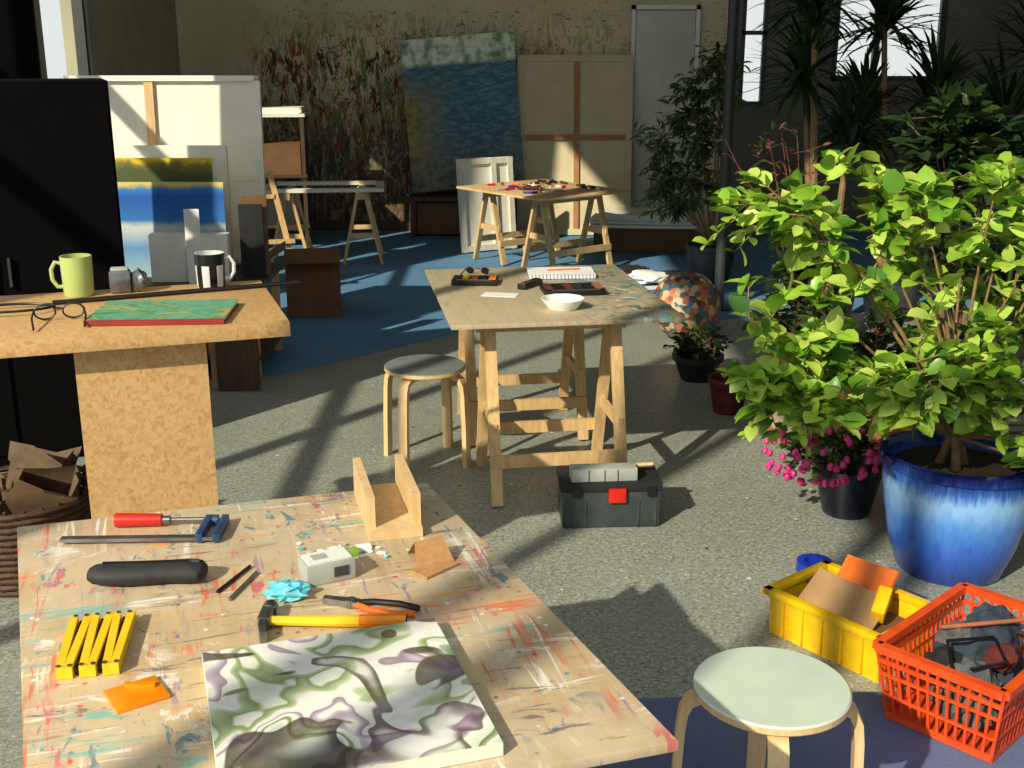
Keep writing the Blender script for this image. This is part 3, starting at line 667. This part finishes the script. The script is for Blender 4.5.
# ---------------------------------------------------------------- plants
def pot(b,r0,r1,h,m,c,rim=0.012,soilm=soil):
    b.lathe([(0,0),(r0,0),(r0*1.03,0.01),((r0+r1)/2*1.05,h*0.5),(r1,h-0.03),(r1+rim,h-0.028),(r1+rim,h),(r1-0.01,h),(r1-0.02,h-0.03),(0,h-0.03)],m,c,36,matf=lambda j,k:soilm if j==8 else m)
def rdir():
    while True:
        v=Vector((random.uniform(-1,1),random.uniform(-1,1),random.uniform(-1,1)))
        if 0.1<v.length<1: return v.normalized()
def shrub(b,base,lobes,ntips,nl,L,W,mats,bark,r0=0.012,shell=0.55,stems=9,droop=0.15,up=0.35,tr=0.003):
    base=Vector(base); nodes=[]
    lobes=[(Vector(c),Vector(rr)) for c,rr in lobes]
    for i in range(stems):
        c,rr=lobes[i%len(lobes)]
        d=rdir(); t=c+Vector((d.x*rr.x,d.y*rr.y,d.z*rr.z))*0.55
        mid=base.lerp(t,0.5)+Vector((0,0,0.12*(t-base).length))+rdir()*0.05
        pts=[]
        for k in range(9):
            s=k/8; pts.append(base*(1-s)**2+mid*2*s*(1-s)+t*s*s)
        b.tube(pts,r0,bark,6,r0*0.35); nodes+=pts[3:]
    for i in range(ntips):
        c,rr=random.choice(lobes); d=rdir(); k=random.uniform(shell,1)
        t=c+Vector((d.x*rr.x,d.y*rr.y,d.z*rr.z))*k
        nd=min(nodes,key=lambda p:(p-t).length*random.uniform(0.85,1.2))
        mid=nd.lerp(t,0.5)+rdir()*0.03; pts=[nd*(1-s)**2+mid*2*s*(1-s)+t*s*s for s in (0,.25,.5,.75,1)]
        b.tube(pts,tr,bark,4,tr*0.5,cap=False)
        ax=(t-nd).normalized() if (t-nd).length>1e-3 else d
        for j in range(nl):
            s=0.25+0.75*j/(nl-1); p=nd*(1-s)**2+mid*2*s*(1-s)+t*s*s
            dd=(rdir()+ax*0.5+Vector((0,0,up))+(d*0.5))
            dd.z*=0.6
            q=random.uniform(.45,1.15)
            b.leaf(p,dd,(Vector((0,0,1))+rdir()*0.7).normalized(),L*q,W*q*random.uniform(.8,1.15),random.choice(mats),droop)
b=B('potted_shrub'); c0=(0,0,0)
b.lathe([(0,0),(0.17,0),(0.18,0.01),(0.215,0.12),(0.24,0.25),(0.25,0.34),(0.245,0.38),(0.262,0.392),(0.262,0.42),(0.24,0.425),(0.225,0.40),(0.22,0.37),(0,0.375)],pblue,c0,56,matf=lambda j,k:soil if j==11 else pblue)
for (x,y) in ((-0.02,-0.03),(0.02,0.02),(-0.04,0.03)): b.tube([(x*1.4,y*1.4,0.36),(x*0.8-0.01,y*0.8,0.43),(-0.03,0,0.50)],0.018,barkm,8,0.013)
shrub(b,(-0.03,0,0.48),[((-0.15,-0.05,1.0),(0.46,0.42,0.38)),((-0.62,-0.05,0.82),(0.32,0.3,0.26)),((0.3,0.0,1.05),(0.45,0.4,0.38)),((-0.5,0.1,1.2),(0.4,0.3,0.24)),((-0.58,-0.15,0.66),(0.24,0.22,0.18)),
     ((0.2,-0.18,0.72),(0.36,0.22,0.24)),((-0.22,-0.2,0.72),(0.26,0.2,0.18)),((0.02,0.1,1.28),(0.55,0.3,0.18)),((0.24,-0.27,0.5),(0.14,0.1,0.16))],
      420,9,0.082,0.056,[L1,L1,L2,L4,L3,L3],barkm,0.008,0.3,36,0.18)
b.done((1.53,3.7,0))
b=B('potted_fuchsia'); pot(b,0.09,0.125,0.2,navy,(0,0,0))
shrub(b,(0,0,0.18),[((-0.14,-0.1,0.30),(0.22,0.14,0.11)),((-0.02,-0.05,0.32),(0.14,0.12,0.1))],80,7,0.045,0.024,[D2,D2,L2],twigr,0.006,0.3,8)
for i in range(100):
    d=rdir(); p=Vector((-0.14+d.x*0.23,-0.11+d.y*0.14,0.29+d.z*0.12)); b.blob(p,(0.013,0.013,0.017),pink,0.3,3,1,i)
b.done((1.31,4.2,0))
b=B('terracotta_planter'); pot(b,0.13,0.19,0.26,terr,(0,0,0),0.018)
shrub(b,(0,0,0.24),[((0.05,0.05,0.5),(0.22,0.2,0.2))],50,8,0.09,0.034,[D1,D2],twigr,0.008,0.3,7); b.done((1.6,4.8,0))
b=B('cream_planter'); pot(b,0.12,0.18,0.26,cream,(0,0,0)); b.cyl((0,0,0.012),0.2,0.024,terr)
shrub(b,(0,0,0.24),[((0.0,0.1,0.6),(0.25,0.25,0.3))],60,8,0.09,0.034,[D1,D2],twigr,0.008,0.3,7); b.done((1.36,5.2,0))
b=B('mosaic_ball'); b.blob((0,0,0.215),(0.215,0.215,0.215),mos,0,1,4); b.done((1.08,7.0,0))
b=B('low_ivy_plant'); pot(b,0.09,0.13,0.14,black,(0,0,0)); shrub(b,(0,0,0.12),[((0,0,0.2),(0.2,0.16,0.11))],60,6,0.045,0.034,[D1,D1,D2],twigr,0.004,0.2,6); b.done((1.02,6.1,0))
B('red_pot').lathe([(0,0),(0.07,0),(0.1,0.16),(0.107,0.16),(0.107,0.18),(0.09,0.18),(0.085,0.14),(0,0.14)],clothr,seg=30).done((1.08,5.5,0))
b=B('weeping_fig'); pot(b,0.14,0.19,0.28,dkgrey,(0,0,0))
shrub(b,(0,0,0.26),[((-0.25,0,1.1),(0.4,0.3,0.45)),((-0.05,0,1.5),(0.28,0.28,0.3)),((-0.3,-0.1,0.7),(0.35,0.28,0.25))],280,9,0.09,0.03,[G1,D2,G1],barkm,0.01,0.3,12,0.4,-0.3); b.done((1.55,8.9,ZC))
b=B('twiggy_shrub'); pot(b,0.14,0.19,0.28,terr,(0,0,0))
shrub(b,(0,0,0.26),[((-0.18,0,1.15),(0.32,0.25,0.4)),((0,0,0.8),(0.25,0.25,0.3))],110,2,0.06,0.02,[D2,twigr],twigr,0.006,0.3,18,0.3,0.2,0.003); b.done((1.6,6.3,0))
def yucca(name,loc,crowns,L=0.45):
    b=B(name); pot(b,0.15,0.2,0.3,dkgrey,(0,0,0))
    for (x,y,z) in crowns:
        b.tube([(x*0.2,y*0.2,0.25),(x*0.6,y*0.5,z*0.5),(x,y,z)],0.028,barkm,8,0.018)
        for i in range(95):
            a=random.random()*6.28; e=random.uniform(-0.5,1.4); d=Vector((math.cos(a)*math.cos(e),math.sin(a)*math.cos(e),math.sin(e)))
            b.leaf(Vector((x,y,z+random.uniform(-.14,.05))),d,Vector((0,0,1)),L*random.uniform(.7,1.1),0.036,random.choice([D1,D2,D1]),random.uniform(.1,.35))
    b.done(loc)
yucca('potted_yucca',(1.95,7.1,0),[(-0.2,0,1.62),(0.12,0.1,1.25),(-0.2,-0.1,2.0)],0.42)
yucca('potted_yucca',(2.55,7.6,0),[(-0.2,0,1.9),(0.2,0.1,1.45),(-0.25,0.1,1.35)],0.46)
yucca('potted_yucca',(3.4,7.2,0),[(-0.2,0,1.75),(0.1,0.1,2.1),(-0.35,0.1,1.3)],0.55)
b=B('dark_leafy_plant'); pot(b,0.16,0.22,0.3,dkgrey,(0,0,0)); shrub(b,(0,0,0.28),[((0,0,0.9),(0.42,0.4,0.5)),((-0.1,0,1.3),(0.32,0.3,0.25))],170,8,0.13,0.05,[D1,D2],barkm,0.01,0.3,12); b.done((2.35,5.9,0))
b=B('dark_leafy_plant'); pot(b,0.16,0.22,0.3,terr,(0,0,0)); shrub(b,(0,0,0.28),[((0,0,0.9),(0.45,0.4,0.5)),((0.1,0,1.35),(0.35,0.3,0.3))],150,8,0.13,0.05,[D1,D2],barkm,0.01,0.3,12); b.done((3.4,5.7,0))

# ---------------------------------------------------------------- light + camera
w=bpy.data.worlds.new('World'); sc.world=w; w.use_nodes=True
bg=w.node_tree.nodes['Background']; bg.inputs[0].default_value=(0.90,0.95,0.94,1); bg.inputs[1].default_value=0.86
sl=bpy.data.lights.new('sun','SUN'); sl.energy=5.2; sl.angle=R(0.7); sl.color=(1,0.91,0.68)
so=bpy.data.objects.new('sun',sl); sc.collection.objects.link(so)
e=R(33); so.rotation_euler=Vector((0.6*math.cos(e),0.8*math.cos(e),-math.sin(e))).to_track_quat('-Z','Y').to_euler(); so.location=(-5,-6,8)
cam=bpy.data.cameras.new('camera'); cam.sensor_width=36; cam.lens=40.43; cam.clip_end=100
co=bpy.data.objects.new('camera',cam); sc.collection.objects.link(co); co.location=(0,0,1.74); co.rotation_euler=(R(90-16.19),0,0)
sc.camera=co
sc.view_settings.view_transform='Standard'; sc.view_settings.look='None'
